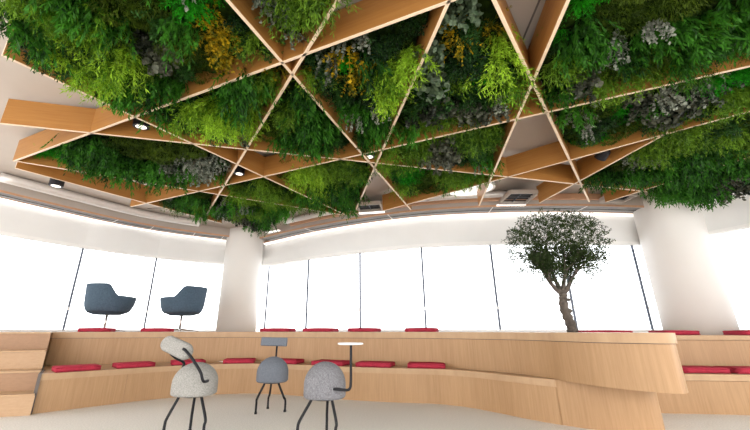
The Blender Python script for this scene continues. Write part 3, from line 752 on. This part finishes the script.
for label, P in PANELS:
    cx = sum(p[0] for p in P) / len(P); cy = sum(p[1] for p in P) / len(P)
    root = tag(empty('planted_ceiling_panel', (cx, cy, 3.06)), label, 'planted panel', 'planted panels set into the ceiling lattice')
    # mossy bed
    bm = bmesh.new(); g = .045; vs = {}
    x0, x1 = min(p[0] for p in P), max(p[0] for p in P); y0, y1 = min(p[1] for p in P), max(p[1] for p in P)
    def V(i, j):
        if (i, j) not in vs:
            x, y = x0 + i * g, y0 + j * g
            z = 2.97 - .06 * noise.noise(Vector((x * 3, y * 3, 1))) - .035 * noise.noise(Vector((x * 14, y * 14, 4)))
            vs[(i, j)] = bm.verts.new((x - cx, y - cy, z - 3.06))
        return vs[(i, j)]
    for i in range(int((x1 - x0) / g) + 1):
        for j in range(int((y1 - y0) / g) + 1):
            if inside(P, x0 + (i + .5) * g, y0 + (j + .5) * g, .045):
                bm.faces.new((V(i, j), V(i, j + 1), V(i + 1, j + 1), V(i + 1, j)))
    if bm.faces:
        r = bmesh.ops.extrude_face_region(bm, geom=bm.faces[:])
        for v in [e for e in r['geom'] if isinstance(e, bmesh.types.BMVert)]: v.co.z = .06
        bmesh.ops.recalc_face_normals(bm, faces=bm.faces)
    link('moss_bed', bm, M['moss'], root, smooth=True)
    sp = .15
    ny = int((y1 - y0) / (sp * .87)) + 2; nx = int((x1 - x0) / sp) + 2
    for j in range(ny):
        for i in range(nx):
            x = x0 + (i + .5 * (j % 2)) * sp + random.uniform(-.035, .035); y = y0 + j * sp * .87 + random.uniform(-.035, .035)
            if not inside(P, x, y, .055): continue
            jx, jy = x + random.gauss(0, .05), y + random.gauss(0, .05)
            k = min(PATCH, key=lambda q: (q[0] - jx) ** 2 + (q[1] - jy) ** 2)[2]
            rr = random.random()
            if k in 'gfe' and rr < .13: k = 'd'
            elif k in 'yk' and rr < .28: k = 'd'
            elif k in 'ek' and rr < .3: k = 'w'
            elif k in 'wd' and rr < .08: k = 'f'
            nm, mes = VAR[k]
            o = bpy.data.objects.new(nm, random.choice(mes)); COL.objects.link(o); o.parent = root
            edge = not inside(P, x, y, .16)
            s = random.uniform(.7, 1.15) * (.85 if edge and k not in 'wgf' else 1)
            o.location = (x - cx, y - cy, (2.945 if k != 'm' else 2.915) - 3.06 + random.uniform(-.05, .045) + (.03 if edge else 0)); o.rotation_euler = (random.uniform(-.25, .25), random.uniform(-.25, .25), random.uniform(0, 6.28)); o.scale = (s, s, s * (1 if k != 'm' else 1.2))
            nclump += 1
print('clumps', nclump)

# ------------------------------------------------------------------ ceiling fittings
def spot(x, y, z, label, tilt=(0, 0), r=.075):
    t = tag(empty('spotlight', (x, y, z)), label, 'spotlight', 'round black ceiling spotlights'); t.rotation_euler = (tilt[0], tilt[1], 0)
    bm = bmesh.new(); lathe(bm, [(r * .8, .12), (r, .1), (r, 0), (r * .86, -.001), (r * .5, -.001)], 28); link('housing', bm, M['black'], t)
    bm = bmesh.new(); lathe(bm, [(r * .64, -.004), (r * .68, .004), (r * .68, .014)], 28); link('lens', bm, M['glow'], t)
    bm = bmesh.new(); tube(bm, [(0, 0, .1), (0, 0, 3.139 - z)], .012, 8); link('stem', bm, M['black'], t)
spot(-2.15, 3.08, 2.84, 'black spotlight with bright lens in the triangle below the lime ferns', (.1, 0))
spot(-1.51, 4.17, 2.83, 'black spotlight in the small triangle left of centre', r=.065)
spot(0.16, 3.70, 2.83, 'black spotlight in the small triangle at the lattice centre', r=.062)
spot(-4.01, 4.36, 2.74, 'black spotlight beside the pale duct at the far left', r=.08)
spot(2.91, 3.79, 2.86, 'tilted dark spotlight in the wooden gap above the olive tree', (1.05, .2), .065)
spot(1.22, 1.66, 3.0, 'dark spotlight in the open gap at the top edge', r=.07)

def vent(x, y, rz, w, d, label, lip=True):
    t = tag(empty('ceiling_vent', (x, y, 2.985), rz), label, 'ceiling vent', 'square dark ceiling vents')
    bm = bmesh.new()
    for sx, sy, lx, ly in ((0, d / 2, w, .03), (0, -d / 2, w, .03), (w / 2, 0, .03, d), (-w / 2, 0, .03, d)): box(bm, (sx, sy, 0), (lx, ly, .06))
    link('frame', bm, M['ceil'], t)
    bm = bmesh.new(); box(bm, (0, 0, .03), (w - .02, d - .02, .02)); link('backing', bm, M['grille'], t)
    for k in range(5):
        bm = bmesh.new(); box(bm, (0, -d / 2 + d * (k + 1) / 6, .008), (w - .03, .010, .012)); link('slat', bm, M['black'], t)
    bm = bmesh.new(); box(bm, (0, 0, .008), (.012, d - .03, .014)); link('crossbar', bm, M['mullion'], t)
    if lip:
        bm = bmesh.new(); box(bm, (0, d / 2 + .06, -.03), (w + .05, .07, .02)); link('light_strip', bm, M['disc'], t)  # white vent lip with the same emission put on it
vent(2.66, 5.42, -.02, .44, .5, 'dark ceiling vent framed in pale metal above the olive tree')
vent(.24, 5.88, -.2, .42, .36, 'dark ceiling vent above the middle windows at photo centre')
vent(-1.98, 7.12, -.55, .32, .55, 'small dark ceiling vent next to the corner column')
vent(4.3, 5.42, 0, .4, .3, 'dark ceiling vent partly hidden by hanging leaves near the thick column', False)
def ring(x, y, rx, ry, label):
    t = tag(empty('round_ceiling_light', (x, y, 3.05)), label, 'ceiling light', 'large round white ceiling lights')
    bm = bmesh.new(); lathe(bm, [(1, 0), (1.0, .05), (.93, .088)], 40); o = link('housing', bm, M['trimw'], t); o.scale = (rx, ry, 1)
    bm = bmesh.new(); lathe(bm, [(.86, -.01), (.9, -.001)], 40); o = link('diffuser', bm, M['disc'], t); o.scale = (rx, ry, 1)
ring(1.78, 5.2, .42, .33, 'large round white ceiling light over the window right of centre')
ring(5.3, 5.28, .42, .32, 'large round white ceiling light beside the thick column')
# round pale duct parallel to the left window wall
bm = bmesh.new(); tube(bm, cr([(*p, 3.06) for p in offset(TL, -.78)][2:13:5] , 8), .07, 20)
dct = tag(link('air_duct', bm, M['duct'], smooth=True), 'pale round air duct running along the left side above the slats', 'duct')
bm = bmesh.new(); tube(bm, cr([(*p, 3.06) for p in offset(TM, -.72)][10:30:4], 6), .055, 16)
tag(link('air_duct', bm, M['duct'], smooth=True), 'pale round air duct curving along the middle windows', 'duct')
bm = bmesh.new(); ribbon(bm, TM[10:33], -.54, -.59, 3.0, 3.1); tag(link('cable_tray', bm, M['copper']), 'thin copper coloured tray running above the middle windows', 'cable tray')

# ------------------------------------------------------------------ light
w = bpy.data.worlds.new('overcast_sky'); S.world = w; w.use_nodes = True
bg = w.node_tree.nodes['Background']; bg.inputs[0].default_value = (1.0, .99, .975, 1); bg.inputs[1].default_value = 4.3
S.view_settings.view_transform = 'Standard'; S.view_settings.look = 'None'; S.view_settings.gamma = 1; S.view_settings.use_curve_mapping = False
S.view_settings.exposure = 0.0
S.cycles.max_bounces = 8; S.cycles.diffuse_bounces = 5; S.cycles.transparent_max_bounces = 12; S.cycles.transmission_bounces = 6
S.cycles.sample_clamp_indirect = 6; S.cycles.caustics_reflective = False; S.cycles.caustics_refractive = False
